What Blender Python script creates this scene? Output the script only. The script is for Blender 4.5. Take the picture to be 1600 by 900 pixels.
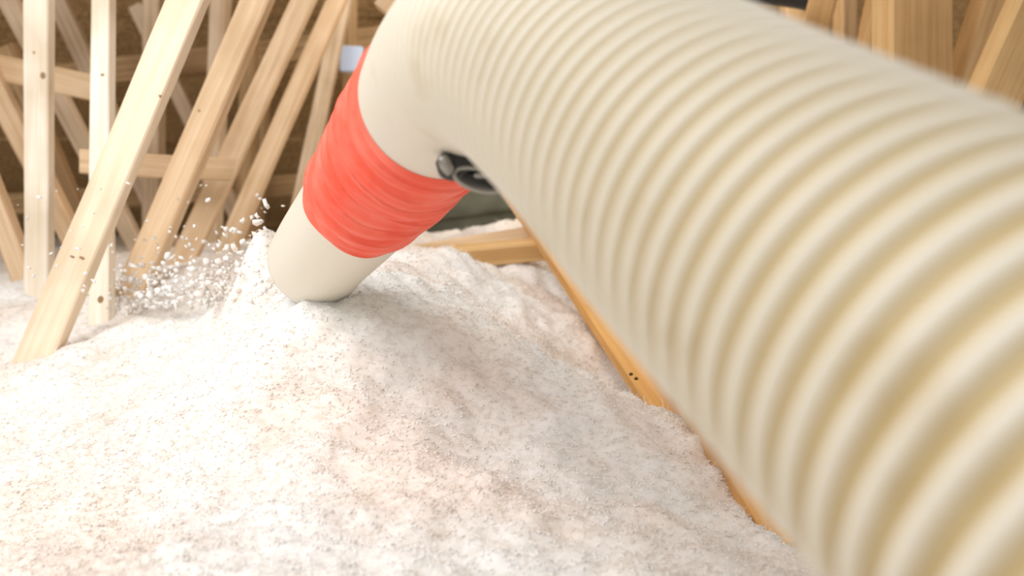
import bpy, bmesh, math, random
import numpy as np
from mathutils import Vector, Matrix, noise

for o in list(bpy.data.objects):
    bpy.data.objects.remove(o)
S = bpy.context.scene
COL = S.collection
random.seed(7)
rng = np.random.default_rng(7)

# ------------------------------------------------------------------ camera
CAM_Z = 0.45
PITCH = math.radians(6.0)
FPX = 1400.0
cd = bpy.data.cameras.new('camera')
cam = bpy.data.objects.new('camera', cd)
COL.objects.link(cam)
cam.location = (0, 0, CAM_Z)
cam.rotation_euler = (math.radians(90) - PITCH, 0, 0)
cd.sensor_width = 36.0
cd.lens = FPX / 1600 * 36.0
cd.clip_start = 0.01
cd.dof.use_dof = True
cd.dof.focus_distance = 0.72
cd.dof.aperture_fstop = 6.0
S.camera = cam

# ------------------------------------------------------------------ world, lamps, exposure
w = bpy.data.worlds.new('world')
S.world = w
w.use_nodes = True
w.node_tree.nodes['Background'].inputs[0].default_value = (1.0, 0.96, 0.92, 1)
w.node_tree.nodes['Background'].inputs[1].default_value = 0.85


def area(name, loc, target, size, power, color):
    l = bpy.data.lights.new(name, 'AREA')
    l.shape = 'DISK'
    l.size = size
    l.energy = power
    l.color = color
    o = bpy.data.objects.new(name, l)
    COL.objects.link(o)
    o.location = loc
    o.rotation_euler = (Vector(target) - Vector(loc)).to_track_quat('-Z', 'Y').to_euler()
    return o


area('work_lamp', (-0.66, 0.30, 1.25), (-0.25, 1.0, 0.35), 0.9, 15.0, (1.0, 0.985, 0.975))
area('front_lamp', (-0.25, -0.95, 1.45), (0.0, 0.9, 0.35), 1.4, 4.8, (1.0, 0.985, 0.975))
area('back_fill', (0.25, 1.75, 1.22), (0.0, 2.6, 0.5), 0.5, 11.0, (1.0, 0.93, 0.82))  # unseen warm fill, added to brighten the deck and timbers at the back

vs = S.view_settings
vs.view_transform = 'Standard'
vs.look = 'None'
vs.gamma = 1
vs.use_curve_mapping = False
vs.exposure = -0.30


# ------------------------------------------------------------------ helpers
def cam2world(x, y, z):
    """camera right / up / forward metres -> world"""
    c, s = math.cos(PITCH), math.sin(PITCH)
    return Vector((x, z * c + y * s, CAM_Z - z * s + y * c))


def at(px, py, d):
    """a point of the photograph, d metres in front of the lens"""
    return cam2world((px - 800) / FPX * d, (450 - py) / FPX * d, d)


def tag(o, label=None, cat=None, group=None, kind=None):
    if label: o['label'] = label
    if cat: o['category'] = cat
    if group: o['group'] = group
    if kind: o['kind'] = kind
    return o


def link(name, me, mat=None, parent=None):
    o = bpy.data.objects.new(name, me)
    COL.objects.link(o)
    if mat is not None:
        me.materials.append(mat)
    if parent is not None:
        o.parent = parent
        o.matrix_parent_inverse = parent.matrix_world.inverted()
    return o


def empty(name, loc):
    o = bpy.data.objects.new(name, None)
    COL.objects.link(o)
    o.location = loc
    o.empty_display_size = 0.02
    o.matrix_world = Matrix.Translation(loc)
    return o


def mesh_from(verts, faces, smooth=True, name='m'):
    me = bpy.data.meshes.new(name)
    me.from_pydata([tuple(v) for v in verts], [], faces)
    me.update()
    if smooth:
        me.polygons.foreach_set('use_smooth', [True] * len(me.polygons))
    return me


def numpy_mesh(V, F, name='m', smooth=True):
    """V (n,3) F (m,k) all faces with k corners"""
    me = bpy.data.meshes.new(name)
    n, m, k = len(V), len(F), F.shape[1]
    me.vertices.add(n)
    me.vertices.foreach_set('co', np.ascontiguousarray(V, dtype=np.float32).ravel())
    me.loops.add(m * k)
    me.loops.foreach_set('vertex_index', np.ascontiguousarray(F, dtype=np.int32).ravel())
    me.polygons.add(m)
    me.polygons.foreach_set('loop_start', np.arange(m, dtype=np.int32) * k)
    me.polygons.foreach_set('loop_total', np.full(m, k, dtype=np.int32))
    me.update(calc_edges=True)
    me.validate()
    if smooth:
        me.polygons.foreach_set('use_smooth', np.ones(m, dtype=bool))
    return me


def new_mat(name):
    m = bpy.data.materials.new(name)
    m.use_nodes = True
    nt = m.node_tree
    return m, nt, nt.nodes['Principled BSDF']


def N(nt, typ, **kw):
    n = nt.nodes.new(typ)
    for k, v in kw.items():
        setattr(n, k, v)
    return n


def srgb(r, g, b):
    def f(c):
        c /= 255.0
        return c / 12.92 if c <= 0.04045 else ((c + 0.055) / 1.055) ** 2.4
    return (f(r), f(g), f(b), 1)


# ------------------------------------------------------------------ materials
def wood(name, light, dark, rough=0.65):
    """grain runs along local Z of every board"""
    m, nt, b = new_mat(name)
    tc = N(nt, 'ShaderNodeTexCoord')
    oi = N(nt, 'ShaderNodeObjectInfo')
    add = N(nt, 'ShaderNodeVectorMath', operation='ADD')
    sc = N(nt, 'ShaderNodeVectorMath', operation='SCALE')
    nt.links.new(oi.outputs['Random'], sc.inputs[3])
    sc.inputs[0].default_value = (13.0, 7.0, 5.0)
    nt.links.new(tc.outputs['Object'], add.inputs[0])
    nt.links.new(sc.outputs[0], add.inputs[1])
    mp = N(nt, 'ShaderNodeMapping')
    mp.inputs['Scale'].default_value = (55, 55, 2.2)
    nt.links.new(add.outputs[0], mp.inputs[0])
    n1 = N(nt, 'ShaderNodeTexNoise')
    n1.inputs['Scale'].default_value = 2.0
    n1.inputs['Detail'].default_value = 5
    n1.inputs['Distortion'].default_value = 0.6
    nt.links.new(mp.outputs[0], n1.inputs['Vector'])
    n2 = N(nt, 'ShaderNodeTexNoise')
    n2.inputs['Scale'].default_value = 7.0
    n2.inputs['Detail'].default_value = 3
    nt.links.new(add.outputs[0], n2.inputs['Vector'])
    mix = N(nt, 'ShaderNodeMix', data_type='RGBA')
    rp = N(nt, 'ShaderNodeValToRGB')
    rp.color_ramp.elements[0].position = 0.35
    rp.color_ramp.elements[1].position = 0.62
    rp.color_ramp.elements[0].color = dark
    rp.color_ramp.elements[1].color = light
    nt.links.new(n1.outputs[0], rp.inputs[0])
    rp2 = N(nt, 'ShaderNodeValToRGB')
    rp2.color_ramp.elements[0].position = 0.30
    rp2.color_ramp.elements[1].position = 0.55
    rp2.color_ramp.elements[0].color = (0.80, 0.76, 0.70, 1)
    rp2.color_ramp.elements[1].color = (1, 1, 1, 1)
    nt.links.new(n2.outputs[0], rp2.inputs[0])
    mix.blend_type = 'MULTIPLY'
    mix.inputs[0].default_value = 1.0
    nt.links.new(rp.outputs[0], mix.inputs[6])
    nt.links.new(rp2.outputs[0], mix.inputs[7])
    nt.links.new(mix.outputs[2], b.inputs['Base Color'])
    bp = N(nt, 'ShaderNodeBump')
    bp.inputs['Strength'].default_value = 0.25
    bp.inputs['Distance'].default_value = 0.002
    nt.links.new(n1.outputs[0], bp.inputs['Height'])
    nt.links.new(bp.outputs[0], b.inputs['Normal'])
    b.inputs['Roughness'].default_value = rough
    b.inputs['Specular IOR Level'].default_value = 0.25
    return m


W_PALE = wood('pale_spruce', srgb(246, 238, 224), srgb(236, 222, 200))
W_TAN = wood('tan_pine', srgb(224, 198, 164), srgb(207, 175, 138))
W_CREAM = wood('cream_spruce', srgb(241, 224, 200), srgb(230, 207, 177))
W_GREY = wood('grey_pine', srgb(210, 190, 164), srgb(186, 162, 134))
W_GOLD = wood('golden_pine', srgb(212, 176, 124), srgb(198, 158, 106))
W_ORANGE = wood('orange_pine', srgb(226, 178, 112), srgb(206, 154, 88))
W_BROWN = wood('weathered_brown', srgb(186, 156, 116), srgb(150, 120, 84))
W_DECK = wood('roof_deck_brown', srgb(196, 164, 118), srgb(150, 120, 80), 0.85)


def plain(name, col, rough=0.5, metal=0.0, spec=0.5):
    m, nt, b = new_mat(name)
    b.inputs['Base Color'].default_value = col
    b.inputs['Roughness'].default_value = rough
    b.inputs['Metallic'].default_value = metal
    b.inputs['Specular IOR Level'].default_value = spec
    return m, nt, b


def speckle(name, col, col2, scale, rough=0.8, bump=0.3, dist=0.002):
    m, nt, b = plain(name, col, rough, spec=0.2)
    tc = N(nt, 'ShaderNodeTexCoord')
    n = N(nt, 'ShaderNodeTexNoise')
    n.inputs['Scale'].default_value = scale
    n.inputs['Detail'].default_value = 6
    nt.links.new(tc.outputs['Object'], n.inputs['Vector'])
    rp = N(nt, 'ShaderNodeValToRGB')
    rp.color_ramp.elements[0].position = 0.35
    rp.color_ramp.elements[1].position = 0.65
    rp.color_ramp.elements[0].color = col2
    rp.color_ramp.elements[1].color = col
    nt.links.new(n.outputs[0], rp.inputs[0])
    nt.links.new(rp.outputs[0], b.inputs['Base Color'])
    bp = N(nt, 'ShaderNodeBump')
    bp.inputs['Strength'].default_value = bump
    bp.inputs['Distance'].default_value = dist
    nt.links.new(n.outputs[0], bp.inputs['Height'])
    nt.links.new(bp.outputs[0], b.inputs['Normal'])
    return m, nt, b


def fluff_mat(name, sss):
    """glass wool: whiter and pinker patches, fine fibre grain"""
    m, nt, b = plain(name, srgb(240, 233, 226), 0.95, spec=0.03)
    tc = N(nt, 'ShaderNodeTexCoord')
    big = N(nt, 'ShaderNodeTexNoise')
    big.inputs['Scale'].default_value = 7.0
    big.inputs['Detail'].default_value = 4
    fine = N(nt, 'ShaderNodeTexNoise')
    fine.inputs['Scale'].default_value = 150.0
    fine.inputs['Detail'].default_value = 4
    for q in (big, fine):
        nt.links.new(tc.outputs['Object'], q.inputs['Vector'])
    r1 = N(nt, 'ShaderNodeValToRGB')
    r1.color_ramp.elements[0].position = 0.40
    r1.color_ramp.elements[1].position = 0.60
    r1.color_ramp.elements[0].color = srgb(238, 230, 222)
    r1.color_ramp.elements[1].color = srgb(242, 242, 240)
    r2 = N(nt, 'ShaderNodeValToRGB')
    r2.color_ramp.elements[0].position = 0.30
    r2.color_ramp.elements[1].position = 0.55
    r2.color_ramp.elements[0].color = srgb(240, 236, 232)
    r2.color_ramp.elements[1].color = (1, 1, 1, 1)
    nt.links.new(big.outputs[0], r1.inputs[0])
    nt.links.new(fine.outputs[0], r2.inputs[0])
    mx = N(nt, 'ShaderNodeMix', data_type='RGBA', blend_type='MULTIPLY')
    mx.inputs[0].default_value = 1
    nt.links.new(r1.outputs[0], mx.inputs[6])
    nt.links.new(r2.outputs[0], mx.inputs[7])
    nt.links.new(mx.outputs[2], b.inputs['Base Color'])
    bp = N(nt, 'ShaderNodeBump')
    bp.inputs['Strength'].default_value = 0.3
    bp.inputs['Distance'].default_value = 0.002
    nt.links.new(fine.outputs[0], bp.inputs['Height'])
    nt.links.new(bp.outputs[0], b.inputs['Normal'])
    return m, nt, b


M_FLUFF, _, bf = fluff_mat('loose_fill_fibreglass', True)
M_TUFT, _, bt = fluff_mat('fibreglass_tuft', False)
for b_ in (bf,):
    b_.inputs['Subsurface Weight'].default_value = 0.6
    b_.inputs['Subsurface Radius'].default_value = (1.0, 1.0, 1.0)
    b_.inputs['Subsurface Scale'].default_value = 0.02
M_GYPSUM, _, _ = speckle('ceiling_board_back', srgb(150, 140, 125), srgb(120, 110, 95), 6)

# hose: cream plastic, ambered between the stiffening spiral
M_HOSE, nt, b = plain('cream_hose_plastic', srgb(232, 222, 194), 0.42, spec=0.4)
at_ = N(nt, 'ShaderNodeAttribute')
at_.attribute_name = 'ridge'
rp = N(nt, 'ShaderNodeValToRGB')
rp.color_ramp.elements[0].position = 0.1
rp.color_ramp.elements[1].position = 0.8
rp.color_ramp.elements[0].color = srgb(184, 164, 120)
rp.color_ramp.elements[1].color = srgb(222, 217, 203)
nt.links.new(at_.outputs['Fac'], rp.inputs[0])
tc = N(nt, 'ShaderNodeTexCoord')
ns = N(nt, 'ShaderNodeTexNoise')
ns.inputs['Scale'].default_value = 22
ns.inputs['Detail'].default_value = 4
nt.links.new(tc.outputs['Object'], ns.inputs['Vector'])
rs = N(nt, 'ShaderNodeValToRGB')
rs.color_ramp.elements[0].position = 0.28
rs.color_ramp.elements[1].position = 0.42
rs.color_ramp.elements[0].color = (0.84, 0.78, 0.66, 1)
rs.color_ramp.elements[1].color = (1, 1, 1, 1)
nt.links.new(ns.outputs[0], rs.inputs[0])
mx = N(nt, 'ShaderNodeMix', data_type='RGBA', blend_type='MULTIPLY')
mx.inputs[0].default_value = 1
nt.links.new(rp.outputs[0], mx.inputs[6])
nt.links.new(rs.outputs[0], mx.inputs[7])
nt.links.new(mx.outputs[2], b.inputs['Base Color'])

M_CUFF, _, _ = plain('ivory_cuff_plastic', srgb(226, 221, 206), 0.40, spec=0.4)
M_RED, nt, b = plain('coral_red_tape', srgb(246, 104, 84), 0.45, spec=0.35)
tc = N(nt, 'ShaderNodeTexCoord')
ns = N(nt, 'ShaderNodeTexNoise')
ns.inputs['Scale'].default_value = 30
ns.inputs['Detail'].default_value = 4
nt.links.new(tc.outputs['Object'], ns.inputs['Vector'])
rp = N(nt, 'ShaderNodeValToRGB')
rp.color_ramp.elements[0].color = srgb(242, 88, 64)
rp.color_ramp.elements[1].color = srgb(250, 124, 104)
rp.color_ramp.elements[0].position = 0.3
rp.color_ramp.elements[1].position = 0.7
nt.links.new(ns.outputs[0], rp.inputs[0])
nt.links.new(rp.outputs[0], b.inputs['Base Color'])
M_BLACK, _, _ = plain('black_rubber', srgb(34, 34, 34), 0.45)
M_STEEL, _, _ = plain('dull_steel', srgb(150, 148, 142), 0.35, 0.9)
M_NAIL, _, _ = plain('dark_nail', srgb(70, 55, 40), 0.5, 0.6)
M_KNOT, _, _ = plain('dark_knot', srgb(150, 118, 84), 0.7)
M_BLUE, _, _ = plain('pale_blue_plastic', srgb(196, 212, 240), 0.5)
M_GREY_GREEN, _, _ = speckle('grey_green_matte', srgb(104, 106, 92), srgb(80, 82, 70), 10)


# ------------------------------------------------------------------ insulation height field
CTRL = [  # px, py, depth of points on the insulation surface
    (500, 470, .77), (585, 455, .80), (50, 580, 1.00), (205, 460, 1.20), (160, 490, 1.15), (62, 462, 1.35),
    (285, 412, 1.45), (360, 392, 1.6), (0, 445, 1.55), (1045, 645, .92), (1200, 830, .62),
    (700, 900, .46), (0, 900, .52), (300, 560, .88), (300, 720, .66), (700, 412, 1.1), (850, 410, 1.36),
    (700, 600, .74), (700, 750, .58), (985, 590, 1.04), (800, 345, 1.6), (700, 374, 1.6), (1060, 650, .85), (640, 388, 1.6), (420, 470, .90),
    (1250, 900, .55), (1000, 800, .60),
]
PTS = [at(*c) for c in CTRL]
BASE = CAM_Z - 0.215
for x in (-3, -1.6, 0, 1.6, 3):
    for y in (-1.0, 2.6, 3.8):
        PTS.append(Vector((x, y, BASE + (0.05 if y > 2 else 0.0))))
for x in (-2.4, 2.4):
    for y in (0.0, 1.2):
        PTS.append(Vector((x, y, BASE)))
PTS.append(Vector((0.3, 0.0, BASE)))
PTS.append(Vector((-0.4, 0.0, BASE)))
P = np.array([tuple(p) for p in PTS])


def tps_kernel(r2):
    return 0.5 * r2 * np.log(r2 + 1e-9)


n = len(P)
d2 = ((P[:, None, :2] - P[None, :, :2]) ** 2).sum(-1)
A = np.zeros((n + 3, n + 3))
A[:n, :n] = tps_kernel(d2) + np.eye(n) * 0.004
A[:n, n] = 1
A[:n, n + 1:] = P[:, :2]
A[n, :n] = 1
A[n + 1:, :n] = P[:, :2].T
rhs = np.concatenate([P[:, 2], np.zeros(3)])
WT = np.linalg.solve(A, rhs)
JET = at(408, 430, .865)


def height(XY):
    out = np.empty(len(XY))
    for i in range(0, len(XY), 20000):
        q = XY[i:i + 20000]
        r2 = ((q[:, None, :] - P[None, :, :2]) ** 2).sum(-1)
        out[i:i + 20000] = tps_kernel(r2) @ WT[:n] + WT[n] + q @ WT[n + 1:]
    r2 = ((XY[:, 0] - JET.x) / 0.034) ** 2 + ((XY[:, 1] - JET.y) / 0.035) ** 2
    out += 0.066 * np.exp(-r2)
    return out


def lumps(x, y):
    v = Vector((x, y, 0.0))
    return (0.020 * noise.noise(v * 7.0) + 0.013 * noise.noise(v * 19.0) + 0.006 * noise.noise(v * 48.0)
            + 0.0016 * noise.noise(v * 115.0))


def surf(x, y):
    return float(height(np.array([[x, y]]))[0])


# ================================================================== STRUCTURE
# floor: back of the ceiling boards below, all under the insulation
def box_mesh(sx, sy, sz, bev=0.0, seg=2):
    bm = bmesh.new()
    bmesh.ops.create_cube(bm, size=1)
    bmesh.ops.scale(bm, vec=(sx, sy, sz), verts=bm.verts)
    if bev:
        bmesh.ops.bevel(bm, geom=bm.edges[:], offset=bev, segments=seg, affect='EDGES', profile=0.6)
    me = bpy.data.meshes.new('box')
    bm.to_mesh(me)
    bm.free()
    return me


fl = link('floor', box_mesh(6.4, 5.2, 0.02), M_GYPSUM)
fl.location = (0, 1.5, -0.011)
tag(fl, kind='structure')

# roof deck sloping down to the eaves behind: planks
ROOF_A = math.atan(0.62)
ROOF_Y0 = 3.95
ceiling = empty('ceiling', Vector((0, ROOF_Y0, 0.02)))
tag(ceiling, kind='structure')
for i in range(19):
    wd = 0.185
    me = box_mesh(6.2, wd - 0.006, 0.018, 0.002, 1) if i == 0 else me0
    me0 = me
    s = 0.06 + (i + 0.5) * wd
    o = bpy.data.objects.new('plank', me)
    COL.objects.link(o)
    if i == 0:
        me.materials.append(W_DECK)
    o.parent = ceiling
    o.matrix_parent_inverse = ceiling.matrix_world.inverted()
    # rolled so that the grain (local Z) follows the plank
    o.location = (random.uniform(-.05, .05), ROOF_Y0 - s * math.cos(ROOF_A),
                  0.02 + s * math.sin(ROOF_A) + random.uniform(-.004, .004))
    o.rotation_euler = (-ROOF_A, 0, 0)


# ================================================================== TIMBERS
def board_mesh(L, wd, th, seed, cut0=0.0, cut1=0.0):
    """rough-sawn board along local Z, 0..L; width along X, thickness along Y; eased corners"""
    r = random.Random(seed)
    e = min(wd, th) * 0.10
    prof = [(-wd / 2 + e, -th / 2), (wd / 2 - e, -th / 2), (wd / 2, -th / 2 + e), (wd / 2, th / 2 - e),
            (wd / 2 - e, th / 2), (-wd / 2 + e, th / 2), (-wd / 2, th / 2 - e), (-wd / 2, -th / 2 + e)]
    k = max(4, int(L / 0.09))
    V, F = [], []
    bx, by = r.uniform(-1, 1) * 0.0022, r.uniform(-1, 1) * 0.0022
    for i in range(k + 1):
        f = i / k
        ox, oy = bx * math.sin(f * math.pi), by * math.sin(f * math.pi)
        for (x, y) in prof:
            z = f * L
            if i == 0: z += cut0 * x
            if i == k: z += cut1 * x
            V.append((x + ox + r.uniform(-1, 1) * 0.0005, y + oy + r.uniform(-1, 1) * 0.0005, z))
    for i in range(k):
        for j in range(8):
            a = i * 8 + j
            c = i * 8 + (j + 1) % 8
            F.append((a, c, c + 8, a + 8))
    F.append(tuple(range(7, -1, -1)))
    F.append(tuple(range(k * 8, k * 8 + 8)))
    return mesh_from(V, F, smooth=False)


NB = 0


def board(name, label, cat, p0, p1, wd, th, mat, roll=0.0, ext0=0.0, ext1=0.0, cut0=0.0, cut1=0.0, group=None,
          frontal=None):
    """p0 top, p1 foot, both world points; broad side `wd` faces the camera, turned by `roll` degrees"""
    global NB
    NB += 1
    p0, p1 = Vector(p0), Vector(p1)
    ax = (p0 - p1).normalized()
    a = p1 - ax * ext1
    b_ = p0 + ax * ext0
    def trim(q, inward):
        for _ in range(200):
            if q.z < 0.02 or q.z > 0.02 + (ROOF_Y0 - q.y) * 0.62 - 0.07:
                q = q + inward * 0.01
        return q
    a, b_ = trim(a, ax), trim(b_, -ax)
    L = (b_ - a).length
    nrm = Vector((0, -1, 0)) if frontal is None else Vector(frontal)
    X = (-nrm).cross(ax) * -1
    X = ax.cross(nrm) * -1
    X.normalize()
    Y = ax.cross(X)
    R = Matrix((X, Y, ax)).transposed().to_4x4()
    M = Matrix.Translation(a) @ R @ Matrix.Rotation(math.radians(roll), 4, 'Z')
    o = link(name, board_mesh(L, wd, th, NB, cut0, cut1), mat)
    o.matrix_world = M
    if label:
        tag(o, label, cat, group)
    return o


def spot(parent, name, px, py, mat, rx, ry, proud=0.0006):
    """knot or nail head lying on the face of a board the camera sees there"""
    org = Vector((0, 0, CAM_Z))
    d = (at(px, py, 1.0) - org).normalized()
    mi = parent.matrix_world.inverted()
    lo, ld = mi @ org, (mi.to_3x3() @ d).normalized()
    ok, hit, nor, _ = parent.ray_cast(lo, ld)
    if not ok:
        print('spot missed', name, px, py)
        return
    bm = bmesh.new()
    bmesh.ops.create_cone(bm, cap_ends=True, segments=12, radius1=1, radius2=0.75, depth=1)
    for v in bm.verts:
        v.co.x *= rx
        v.co.y *= ry
        v.co.z *= 0.0012
    me = bpy.data.meshes.new(name)
    bm.to_mesh(me)
    bm.free()
    o = link(name, me, mat)
    o.parent = parent
    z = nor.normalized()
    x = Vector((0, 0, 1)).cross(z)
    x = x.normalized() if x.length > 1e-3 else Vector((1, 0, 0))
    y = z.cross(x)
    o.matrix_local = Matrix.Translation(hit + z * proud) @ Matrix((x, y, z)).transposed().to_4x4()
    return o


bpy.context.view_layer.update()
# ---- left, front row
b1 = board('stud', 'pale vertical wooden stud nearest the left edge', 'timber',
           at(60, 0, 1.30), at(61, 462, 1.36), .0365, .022, W_PALE, ext0=.35, ext1=.20)
b2 = board('stud', 'pale vertical wooden stud second from the left edge', 'timber',
           at(165, 0, 1.28), at(161, 488, 1.16), .027, .022, W_PALE, ext0=.35, ext1=.16)
b3 = board('truss_web', 'widest near-white diagonal board crossing the two pale studs', 'timber',
           at(293, 0, 1.04), at(51, 575, 1.02), .0405, .022, W_CREAM, roll=-3, ext0=.30, ext1=.16)
b4 = board('truss_web', 'tan diagonal board with bright right edge, second leaning board from the left', 'timber',
           at(400, 0, 1.30), at(207, 455, 1.22), .0405, .024, W_TAN, roll=-6, ext0=.35, ext1=.16)
b5 = board('truss_web', 'tan diagonal board third of the four leaning side by side', 'timber',
           at(476, 0, 1.55), at(288, 405, 1.47), .0375, .030, W_TAN, roll=8, ext0=.35, ext1=.14)
b6 = board('truss_web', 'narrow golden diagonal board, last of the four leaning boards towards the hose', 'timber',
           at(528, 0, 1.80), at(358, 385, 1.68), .0345, .030, W_TAN, roll=0, ext0=.25, ext1=.14)
b7 = board('truss_web', 'grey steep board right behind the last leaning board', 'timber',
           at(534, 10, 2.05), at(466, 330, 1.95), .034, .03, W_GREY, ext0=.2, ext1=.25)
for (bb, px, py, rx, ry) in ((b3, 128, 403, .0035, .0016), (b3, 113, 401, .0030, .0012), (b1, 67, 118, .004, .005),
                             (b1, 53, 82, .002, .0015), (b4, 311, 173, .002, .002), (b3, 250, 150, .002, .0016),
                             (b2, 160, 117, .003, .002), (b2, 157, 468, .004, .005)):
    spot(bb, 'knot', px, py, M_KNOT, rx, ry)

# ---- left, rails and the webs behind
board('rail', 'short broken-ended rail behind the widest near-white board', 'timber',
      at(345, 264, 1.42), at(126, 252, 1.36), .036, .025, W_TAN, cut1=.25, ext1=0, ext0=.02)
board('rail', 'rough pinkish rail running off the left edge behind the first stud', 'timber',
      at(158, 140, 1.62), at(-40, 98, 1.62), .046, .03, W_TAN, ext1=.3)
board('truss_web', 'pale diagonal web coming down from the top left corner', 'timber',
      at(8, -10, 1.75), at(150, 262, 1.85), .034, .03, W_GREY, ext0=.3, ext1=.35)
board('truss_web', 'brown tan diagonal web between the two pale studs near the top', 'timber',
      at(84, -10, 2.1), at(185, 205, 2.1), .040, .03, W_GREY, ext0=.25, ext1=.5)
board('truss_web', 'pale diagonal web at the left edge under the pinkish rail', 'timber',
      at(-12, 125, 1.6), at(128, 400, 1.7), .036, .03, W_TAN, ext0=.3, ext1=.2)
board('truss_web', 'lowest diagonal web at the left edge with its foot in the insulation', 'timber',
      at(-25, 270, 1.5), at(46, 452, 1.5), .034, .03, W_TAN, ext0=.3, ext1=.14)
board('truss_web', 'small diagonal web seen between the widest board and the second leaning board', 'timber',
      at(236, 60, 2.3), at(310, 215, 2.3), .034, .03, W_GREY, ext0=.4, ext1=.6)
board('truss_web', 'low diagonal web between the two pale studs under the broken rail', 'timber',
      at(70, 210, 1.9), at(150, 400, 1.9), .036, .03, W_BROWN, ext0=.2, ext1=.2)
board('stud', 'thin pale stud behind the top of the widest board', 'timber',
      at(241, 0, 2.0), at(239, 420, 2.0), .036, .05, W_GREY, ext0=.3, ext1=.3)
board('stud', 'thin pale stud behind the second leaning board', 'timber',
      at(345, 0, 1.95), at(330, 400, 1.95), .033, .05, W_GREY, ext0=.3, ext1=.3)
board('stud', 'thin brown stud behind the third leaning board', 'timber',
      at(392, 0, 2.2), at(380, 400, 2.2), .034, .05, W_BROWN, ext0=.3, ext1=.3)
board('stud', 'thin dim stud between the third and last leaning boards low down', 'timber',
      at(412, 120, 2.4), at(398, 400, 2.4), .032, .05, W_BROWN, ext0=.5, ext1=.3)
board('purlin', 'long weathered brown purlin across the back under the roof', 'timber',
      at(660, 55, 2.35), at(150, 116, 2.35), .066, .04, W_BROWN, ext1=.6, ext0=.1)
board('purlin', 'low weathered brown purlin across the back near the insulation', 'timber',
      at(520, 285, 2.5), at(150, 310, 2.5), .06, .04, W_BROWN, ext1=.5, ext0=.6)
board('truss_web', 'tan board end showing above the bend of the hose', 'timber',
      at(700, -90, 1.5), at(618, 10, 1.5), .055, .03, W_TAN, ext0=.2, ext1=.02)
jb = link('junction_box', box_mesh(.052, .03, .060, .004), M_BLUE)
jb.matrix_world = Matrix.Translation(at(550, 93, 2.12)) @ Matrix.Rotation(.05, 4, 'Y')
tag(jb, 'small pale blue box behind the hose bend, under the purlin', 'box')
board('stud', 'dim brown stud carrying the pale blue box beside the hose bend', 'timber',
      at(548, -10, 2.2), at(548, 400, 2.2), .030, .04, W_BROWN, ext0=.3, ext1=.3)

# ---- right side, beyond the hose
board('post', 'thick golden post with bright narrow side, right of the hose top', 'timber',
      at(1425, -60, 1.20), at(1425, 300, 1.20), .118, .036, W_GOLD, roll=26, ext0=.4, ext1=.25)
board('truss_web', 'narrow leaning board just left of the thick golden post', 'timber',
      at(1378, -40, 1.45), at(1330, 200, 1.45), .030, .030, W_GOLD, roll=30, ext0=.3, ext1=.4)
board('stud', 'brown stud beside the dark gap left of the thick golden post', 'timber',
      at(1322, -20, 1.8), at(1322, 330, 1.8), .034, .05, W_BROWN, ext0=.3, ext1=.3)
board('truss_web', 'wide brown leaning board second from the hose top on the right', 'timber',
      at(1297, -40, 1.6), at(1245, 160, 1.6), .046, .03, W_GOLD, roll=-20, ext0=.3, ext1=.4)
board('stud', 'dark brown stud next to the black pipe above the hose', 'timber',
      at(1238, -20, 1.9), at(1238, 330, 1.9), .042, .05, W_BROWN, ext0=.3, ext1=.3)
board('truss_web', 'golden leaning board with pale edge, right of the thick golden post', 'timber',
      at(1566, -40, 1.30), at(1492, 190, 1.30), .075, .026, W_GOLD, roll=34, ext0=.4, ext1=.3)
board('truss_web', 'rightmost golden leaning board with a bright edge at the right border', 'timber',
      at(1640, -40, 1.10), at(1535, 195, 1.10), .082, .024, W_GOLD, roll=28, ext0=.4, ext1=.3)
bpy.context.view_layer.update()

# ---- centre, by the insulation
bA = board('truss_web', 'orange board with nail heads leaning under the hose, foot ending in the insulation', 'timber',
           at(797, 285, 1.45), at(1046, 640, .89), .042, .022, W_ORANGE, ext0=1.30, ext1=.10, frontal=(-.15, -.35, 1))
bB = board('truss_web', 'lower orange board mostly hidden under the hose near the bottom', 'timber',
           at(985, 470, 1.10), at(1200, 805, .655), .030, .024, W_ORANGE, ext0=2.2, ext1=.05, frontal=(-.1, -.35, 1))
board('joist', 'upper tan joist half buried behind the nozzle', 'timber',
      at(880, 364, 1.40), at(672, 398, 1.40), .030, .03, W_TAN, ext0=.25, ext1=.05, frontal=(0, -.5, 1))
board('joist', 'lower orange joist half buried behind the nozzle', 'timber',
      at(890, 385, 1.28), at(745, 398, 1.28), .022, .03, W_GOLD, ext0=.2, ext1=.03, frontal=(0, -.5, 1))
for (px, py) in ((949, 481), (1026, 564), (986, 585), (994, 592), (893, 424), (858, 362)):
    spot(bA, 'nail_head', px, py, M_NAIL, .0022, .0022)


# ================================================================== HOSE
def catmull(pts, m=60):
    out = []
    p = [np.array(q, float) for q in pts]
    p = [2 * p[0] - p[1]] + p + [2 * p[-1] - p[-2]]
    for i in range(1, len(p) - 2):
        a, b_, c, d = p[i - 1:i + 3]
        for k in range(m):
            t = k / m
            out.append(0.5 * ((2 * b_) + (c - a) * t + (2 * a - 5 * b_ + 4 * c - d) * t * t
                              + (3 * b_ - a - 3 * c + d) * t ** 3))
    out.append(p[-2])
    return np.array(out)


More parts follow.
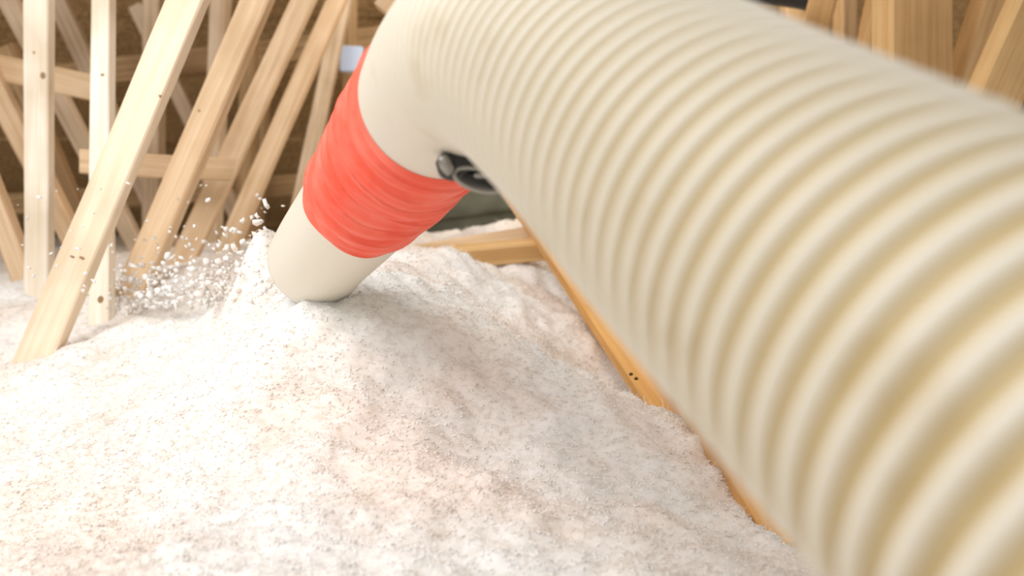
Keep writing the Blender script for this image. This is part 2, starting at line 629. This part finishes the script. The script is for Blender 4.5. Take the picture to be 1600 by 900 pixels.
# camera-space metres (right, up, forward), radius; from the tail behind the camera to the mouth
SPINE = [
    (.34, -.155, -.62, .050), (.285, -.165, -.40, .050), (.225, -.150, -.20, .050),
    (.178, -.120, -.03, .050), (.130, -.070, .095, .050), (.097, -.022, .176, .050), (.063, .026, .258, .050),
    (.030, .074, .339, .050), (-.002, .110, .415, .050), (-.028, .117, .490, .050), (-.057, .104, .570, .0478),
    (-.092, .081, .640, .0456), (-.125, .058, .705, .0438), (-.158, .036, .765, .0422), (-.176, .022, .800, .0418)]
sp = []
for (x, y, z, r) in SPINE:
    v = cam2world(x, y, z)
    sp.append((v.x, v.y, v.z, r))
CRV = catmull(sp)
seglen = np.linalg.norm(np.diff(CRV[:, :3], axis=0), axis=1)
ARC = np.concatenate([[0], np.cumsum(seglen)])
TOTAL = ARC[-1]


def arc_of(i):           # arc length at control point i
    return ARC[min(i * 60, len(ARC) - 1)]


def frames(ss):
    C = np.stack([np.interp(ss, ARC, CRV[:, k]) for k in range(4)], 1)
    T = np.gradient(C[:, :3], axis=0)
    T /= np.linalg.norm(T, axis=1)[:, None]
    U = np.zeros_like(T)
    u = np.cross(T[0], [0, 0, 1.0])
    for i in range(len(T)):
        u = u - T[i] * (u @ T[i])
        u /= np.linalg.norm(u)
        U[i] = u
    return C[:, :3], C[:, 3], T, U, np.cross(T, U)


def tube(ss, rad_fn, nseg=96, closed_ends=()):
    """surface of revolution round the spine; rad_fn(s array, theta array, base radius) -> radii"""
    C, R, T, U, Wv = frames(ss)
    th = np.linspace(0, 2 * np.pi, nseg, endpoint=False)
    rr = rad_fn(ss[:, None], th[None, :], R[:, None])
    V = C[:, None, :] + rr[..., None] * (np.cos(th)[None, :, None] * U[:, None, :] + np.sin(th)[None, :, None] * Wv[:, None, :])
    m = len(ss)
    idx = np.arange(m * nseg).reshape(m, nseg)
    nx = np.roll(idx, -1, 1)
    F = np.stack([idx[:-1], idx[1:], nx[1:], nx[:-1]], -1).reshape(-1, 4)
    return V.reshape(-1, 3), F


hose = empty('blower_hose', cam2world(.130, -.070, .095) - Vector((0, 0, .05)))
tag(hose, 'large cream ribbed blower hose bending down to a red taped nozzle over the white insulation', 'hose')
PITCH_H = 0.0096
S_SM0, S_SM1 = arc_of(8) - .01, arc_of(9) - .005       # ribs fade out towards the smooth cuff
S_RED0, S_RED1 = arc_of(9) + .046, arc_of(11) + .050


def ridge_amp(s):
    t = np.clip((S_SM1 - s) / (S_SM1 - S_SM0 + .09), 0, 1)
    return t * t * (3 - 2 * t)


def ribs(s, th, R):
    ph = (s / PITCH_H) * 2 * np.pi + th
    c = 0.5 + 0.5 * np.cos(ph)
    return c ** 1.3


ss = np.concatenate([np.arange(0, arc_of(3), PITCH_H / 8), np.arange(arc_of(3), S_RED0 + .02, PITCH_H / 14)])
V, F = tube(ss, lambda s, th, R: R - .0024 +   .0033 * ribs(s, th, R) * ridge_amp(s) + .0022 * (1 - ridge_amp(s)), 112)
me = numpy_mesh(V, F, 'hose')
th = np.linspace(0, 2 * np.pi, 112, endpoint=False)
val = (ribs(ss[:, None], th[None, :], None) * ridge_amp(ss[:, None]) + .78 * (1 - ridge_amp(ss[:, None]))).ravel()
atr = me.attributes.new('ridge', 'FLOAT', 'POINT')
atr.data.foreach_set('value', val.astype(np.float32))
link('ribbed_tube', me, M_HOSE, hose)

# red tape: overlapping turns, slack creases
ss = np.linspace(S_RED0, S_RED1, 190)


def tape(s, th, R):
    f = (s - S_RED0) / (S_RED1 - S_RED0)
    turn = (f * 7.0 + th / (2 * np.pi) * 1.0) % 1.0
    lap = 0.0013 * (1 - turn)
    cre = 0.0013 * np.sin(f * 60 + 2.2 * np.sin(th * 2 + 1) + 3 * np.sin(th + f * 3)) \
        + 0.0006 * np.sin(f * 118 + 4 * np.sin(th * 1.0 + 2) + f * 3)
    end = np.minimum(1, np.minimum(f, 1 - f) * 40)
    bulge = .0022 * np.sin(np.pi * np.clip(f, 0, 1)) * (0.5 + 0.5 * np.sin(th * 3 + 9 * f))
    return R + .0012 * end + (lap + cre + bulge) * end


V, F = tube(ss, tape, 144)
link('red_tape', numpy_mesh(V, F), M_RED, hose)

# nozzle: outer wall, rolled rim, inner wall
s0, s1 = S_RED1 - .03, TOTAL
so = np.linspace(s0, s1 - .001, 40)
Vo, Fo = tube(so, lambda s, th, R: R + .0002 + 0 * th, 96)
si = np.linspace(s1 - .001, s0, 40)
rim = np.array([s1 - .0004, s1, s1 - .0004])
C, R, T, U, Wv = frames(so)
rings = [Vo.reshape(40, 96, 3)]
thn = np.linspace(0, 2 * np.pi, 96, endpoint=False)
dirs = np.cos(thn)[:, None] * U[-1] + np.sin(thn)[:, None] * Wv[-1]
for dr, ds in ((-.0008, .0010), (-.0022, .0010), (-.0030, 0)):
    rings.append((C[-1] + T[-1] * ds + dirs * (R[-1] + dr))[None])
Vi, Fi = tube(so[::-1], lambda s, th, R: R - .003 + 0 * th, 96)
# inner wall built with the outer frames reversed so that the rings line up
inner = np.stack([C[i] + (R[i] - .003) * (np.cos(thn)[:, None] * U[i] + np.sin(thn)[:, None] * Wv[i]) for i in range(39, -1, -1)])
rings.append(inner)
G = np.concatenate(rings, 0)
m = len(G)
idx = np.arange(m * 96).reshape(m, 96)
nx = np.roll(idx, -1, 1)
F = np.stack([idx[:-1], idx[1:], nx[1:], nx[:-1]], -1).reshape(-1, 4)
link('nozzle', numpy_mesh(G.reshape(-1, 3), F), M_CUFF, hose)


# black latch in the crook of the bend: strap, housing, lever ring, screw
def blob(name, c, size, rot, mat, parent, seed, sub=3, amp=.12):
    bm = bmesh.new()
    bmesh.ops.create_icosphere(bm, subdivisions=sub, radius=1)
    for v in bm.verts:
        p = v.co.normalized()
        q = Vector([math.copysign(abs(k) ** 0.75, k) for k in p])
        v.co = q * (1 + amp * noise.noise(p * 1.8 + Vector((seed, 0, 0))))
    me = bpy.data.meshes.new(name)
    bm.to_mesh(me)
    bm.free()
    me.polygons.foreach_set('use_smooth', [True] * len(me.polygons))
    o = link(name, me, mat)
    o.matrix_world = Matrix.Translation(c) @ rot.to_4x4() @ Matrix.Diagonal((*size, 1))
    if parent:
        mw = o.matrix_world.copy()
        o.parent = parent
        o.matrix_parent_inverse = parent.matrix_world.inverted()
        o.matrix_world = mw
    return o


def wire(name, pts, rad, mat, parent, cyclic=False):
    cu = bpy.data.curves.new(name, 'CURVE')
    cu.dimensions = '3D'
    cu.bevel_depth = rad
    cu.bevel_resolution = 4
    spn = cu.splines.new('POLY')
    spn.points.add(len(pts) - 1)
    for p_, q in zip(spn.points, pts):
        p_.co = (*q, 1)
    spn.use_cyclic_u = cyclic
    tmp = bpy.data.objects.new('tmp', cu)
    me = bpy.data.meshes.new_from_object(tmp)
    bpy.data.objects.remove(tmp)
    me.materials.clear()
    me.polygons.foreach_set('use_smooth', [True] * len(me.polygons))
    return link(name, me, mat, parent)


RX = Matrix.Rotation(-.5, 3, 'Y')
latch = blob('clamp_latch', at(714, 253, .468), (.0118, .009, .0082), RX, M_BLACK, hose, 3.0)
latch['label'] = 'black clamp latch'
bpy.context.view_layer.update()
blob('latch_knob', at(697, 257, .457), (.0035, .004, .0058), RX, M_STEEL, latch, 5.0, 2)
blob('latch_lever', at(748, 280, .474), (.0145, .006, .0048), Matrix.Rotation(.25, 3, 'Y'), M_BLACK, latch, 9.0, 3, .2)
c0 = at(748, 281, .462)
wire('latch_ring', [c0 + Vector((.0125 * math.cos(a), -.001, .0055 * math.sin(a) - .003 * math.cos(a))) for a in
                    np.linspace(0, 2 * math.pi, 28, endpoint=False)], .0013, M_STEEL, latch, True)
blob('latch_screw', at(753, 274, .460), (.0045, .002, .0016), Matrix.Identity(3), M_STEEL, latch, 2.0, 2)

# dark grey-green mass of unclear nature behind the bend, shaped as a roll
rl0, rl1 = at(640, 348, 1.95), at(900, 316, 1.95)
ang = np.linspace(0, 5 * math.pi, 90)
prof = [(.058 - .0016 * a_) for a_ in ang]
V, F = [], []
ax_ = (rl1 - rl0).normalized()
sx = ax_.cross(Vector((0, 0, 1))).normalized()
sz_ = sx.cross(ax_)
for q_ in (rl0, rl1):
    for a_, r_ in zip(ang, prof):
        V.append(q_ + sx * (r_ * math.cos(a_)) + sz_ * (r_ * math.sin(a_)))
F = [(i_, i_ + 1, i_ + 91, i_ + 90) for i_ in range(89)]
o = link('dark_mass', mesh_from(V, F), M_GREY_GREEN)
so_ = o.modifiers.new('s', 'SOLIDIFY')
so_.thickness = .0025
tag(o, 'dark grey-green rolled mass under the hose bend, behind the black latch', 'roll')

# black pipe above the hose on the right
s_ = at(1188, -12, 1.5)
pts = [s_ + Vector((-.10 + .02 * k, .05 - .006 * k, .004 - .0006 * (k - 4) ** 2)) for k in range(10)]
o = wire('black_pipe', pts, .020, M_BLACK, None)
tag(o, 'black pipe crossing above the hose at the top edge', 'pipe')

# ================================================================== INSULATION
NX, NY = 560, 470
gx = np.linspace(-1, 1, NX)
gx = np.sign(gx) * (np.abs(gx) ** 1.7) * 3.0 + gx * 0.0
gy = np.linspace(0, 1, NY)
gy = -0.9 + 4.75 * (0.28 * gy + 0.72 * (gy ** 1.0)) if False else None
t = np.linspace(-1, 1, NY)
gy = 0.85 + np.where(t < 0, -1.75 * np.abs(t) ** 1.35, 3.0 * np.abs(t) ** 1.9)
X, Y = np.meshgrid(gx, gy, indexing='ij')
XY = np.stack([X.ravel(), Y.ravel()], 1)
Z = height(XY)
Zl = np.array([lumps(x, y) for x, y in XY])
Z = Z + Zl
roof_z = 0.02 + (ROOF_Y0 - XY[:, 1]) * 0.62 - 0.05
Z = np.minimum(Z, roof_z)
idx = np.arange(NX * NY).reshape(NX, NY)
F = np.stack([idx[:-1, :-1], idx[1:, :-1], idx[1:, 1:], idx[:-1, 1:]], -1).reshape(-1, 4)
ins = link('loose_insulation', numpy_mesh(np.column_stack([XY, Z]), F), M_FLUFF)
tag(ins, 'deep white blown-in loose-fill insulation covering the attic floor in soft mounds', 'insulation', kind='stuff')

# tufts: small crumpled flocks lying on the surface
bm = bmesh.new()
bmesh.ops.create_icosphere(bm, subdivisions=1, radius=1)
ICO = np.array([v.co[:] for v in bm.verts])
ICF = np.array([[v.index for v in f.verts] for f in bm.faces])
bm.free()


def flocks(cent, size, flat=0.6, jit=0.45):
    k = len(cent)
    nv = len(ICO)
    q = rng.normal(size=(k, 4))
    q /= np.linalg.norm(q, axis=1)[:, None]
    a, b_, c, d = q.T
    R = np.stack([1 - 2 * (c * c + d * d), 2 * (b_ * c - a * d), 2 * (b_ * d + a * c),
                  2 * (b_ * c + a * d), 1 - 2 * (b_ * b_ + d * d), 2 * (c * d - a * b_),
                  2 * (b_ * d - a * c), 2 * (c * d + a * b_), 1 - 2 * (b_ * b_ + c * c)], 1).reshape(k, 3, 3)
    base = ICO[None] * (1 + jit * rng.uniform(-1, 1, size=(k, nv, 1)))
    base = base * np.stack([rng.uniform(.8, 1.5, k), rng.uniform(.6, 1.1, k), rng.uniform(.35, .8, k)], 1)[:, None, :]
    Vv = np.einsum('kij,knj->kni', R, base)
    Vv[..., 2] *= flat
    Vv = Vv * size[:, None, None] + cent[:, None, :]
    Fv = (ICF[None] + (np.arange(k) * nv)[:, None, None]).reshape(-1, 3)
    return Vv.reshape(-1, 3), Fv


K = 70000
# spread over what the lens can see, denser close by
pxs = rng.uniform(-150, 1500, K * 2)
yy = 0.36 + 1.5 * rng.uniform(0, 1, K * 2) ** 1.5
xx = (pxs - 800) / FPX * yy
sel = rng.permutation(len(xx))[:K]
xx, yy = xx[sel], yy[sel]
q = np.column_stack([xx, yy])
zz = height(q) + np.array([lumps(x, y) for x, y in q])
size = rng.uniform(.0006, .0017, K) * (0.7 + .5 * yy)
V, F = flocks(np.column_stack([xx, yy, zz]), size)
o = link('insulation_tufts', numpy_mesh(V, F), M_TUFT)
tag(o, 'small white tufts of glass fibre lying all over the insulation mounds', 'insulation', kind='stuff')

# single fibres standing out of the fill
K = 45000
yy = 0.36 + 1.4 * rng.uniform(0, 1, K) ** 1.3
xx = (rng.uniform(-150, 1450, K) - 800) / FPX * yy
q = np.column_stack([xx, yy])
zz = height(q) + np.array([lumps(x, y) for x, y in q])
c0_ = np.column_stack([xx, yy, zz])
d0 = rng.normal(size=(K, 3))
d0[:, 2] = np.abs(d0[:, 2]) * 0.55 + 0.05
d0 /= np.linalg.norm(d0, axis=1)[:, None]
d1 = d0 + rng.normal(size=(K, 3)) * 0.6
d1[:, 2] -= 0.3
wv_ = np.cross(d0, rng.normal(size=(K, 3)))
wv_ /= np.linalg.norm(wv_, axis=1)[:, None]
ln = rng.uniform(.003, .009, K)[:, None]
wd_ = rng.uniform(.00014, .00030, K)[:, None]
p1_ = c0_ + d0 * ln * .5
p2_ = p1_ + d1 * ln * .5
V = np.stack([c0_ - wv_ * wd_, c0_ + wv_ * wd_, p1_ + wv_ * wd_, p1_ - wv_ * wd_, p2_ + wv_ * wd_ * .4, p2_ - wv_ * wd_ * .4], 1)
b6_ = (np.arange(K) * 6)[:, None]
F = np.concatenate([b6_ + np.array([[0, 1, 2, 3]]), b6_ + np.array([[3, 2, 4, 5]])], 0)
o = link('insulation_fibres', numpy_mesh(V.reshape(-1, 3), F), M_TUFT)
tag(o, 'fine white glass fibres sticking up all over the insulation surface', 'insulation', kind='stuff')

# flocks in the air and settling between the nozzle mouth and the leaning boards
cs, sz = [], []
for i in range(620):
    u = random.random()
    px = 425 - 250 * u ** 1.1 + random.gauss(0, 12)
    py = 470 + 15 * u - abs(random.gauss(0, 1)) * (50 - 14 * u)
    d = .84 + .30 * u + random.gauss(0, .03)
    p = at(px, py, d)
    if p.z < surf(p.x, p.y) - .002: continue
    cs.append(p[:])
    sz.append(random.uniform(.0016, .0046))
for i in range(70):
    p = at(random.uniform(20, 480), random.uniform(280, 480), random.uniform(.85, 1.15))
    if p.z < surf(p.x, p.y): continue
    cs.append(p[:])
    sz.append(random.uniform(.0012, .0030))
V, F = flocks(np.array(cs), np.array(sz), 0.9, 0.65)
o = link('flying_tufts', numpy_mesh(V, F), M_TUFT)
tag(o, 'loose flecks of fibre flying from the nozzle mouth towards the leaning boards', 'insulation', kind='stuff')
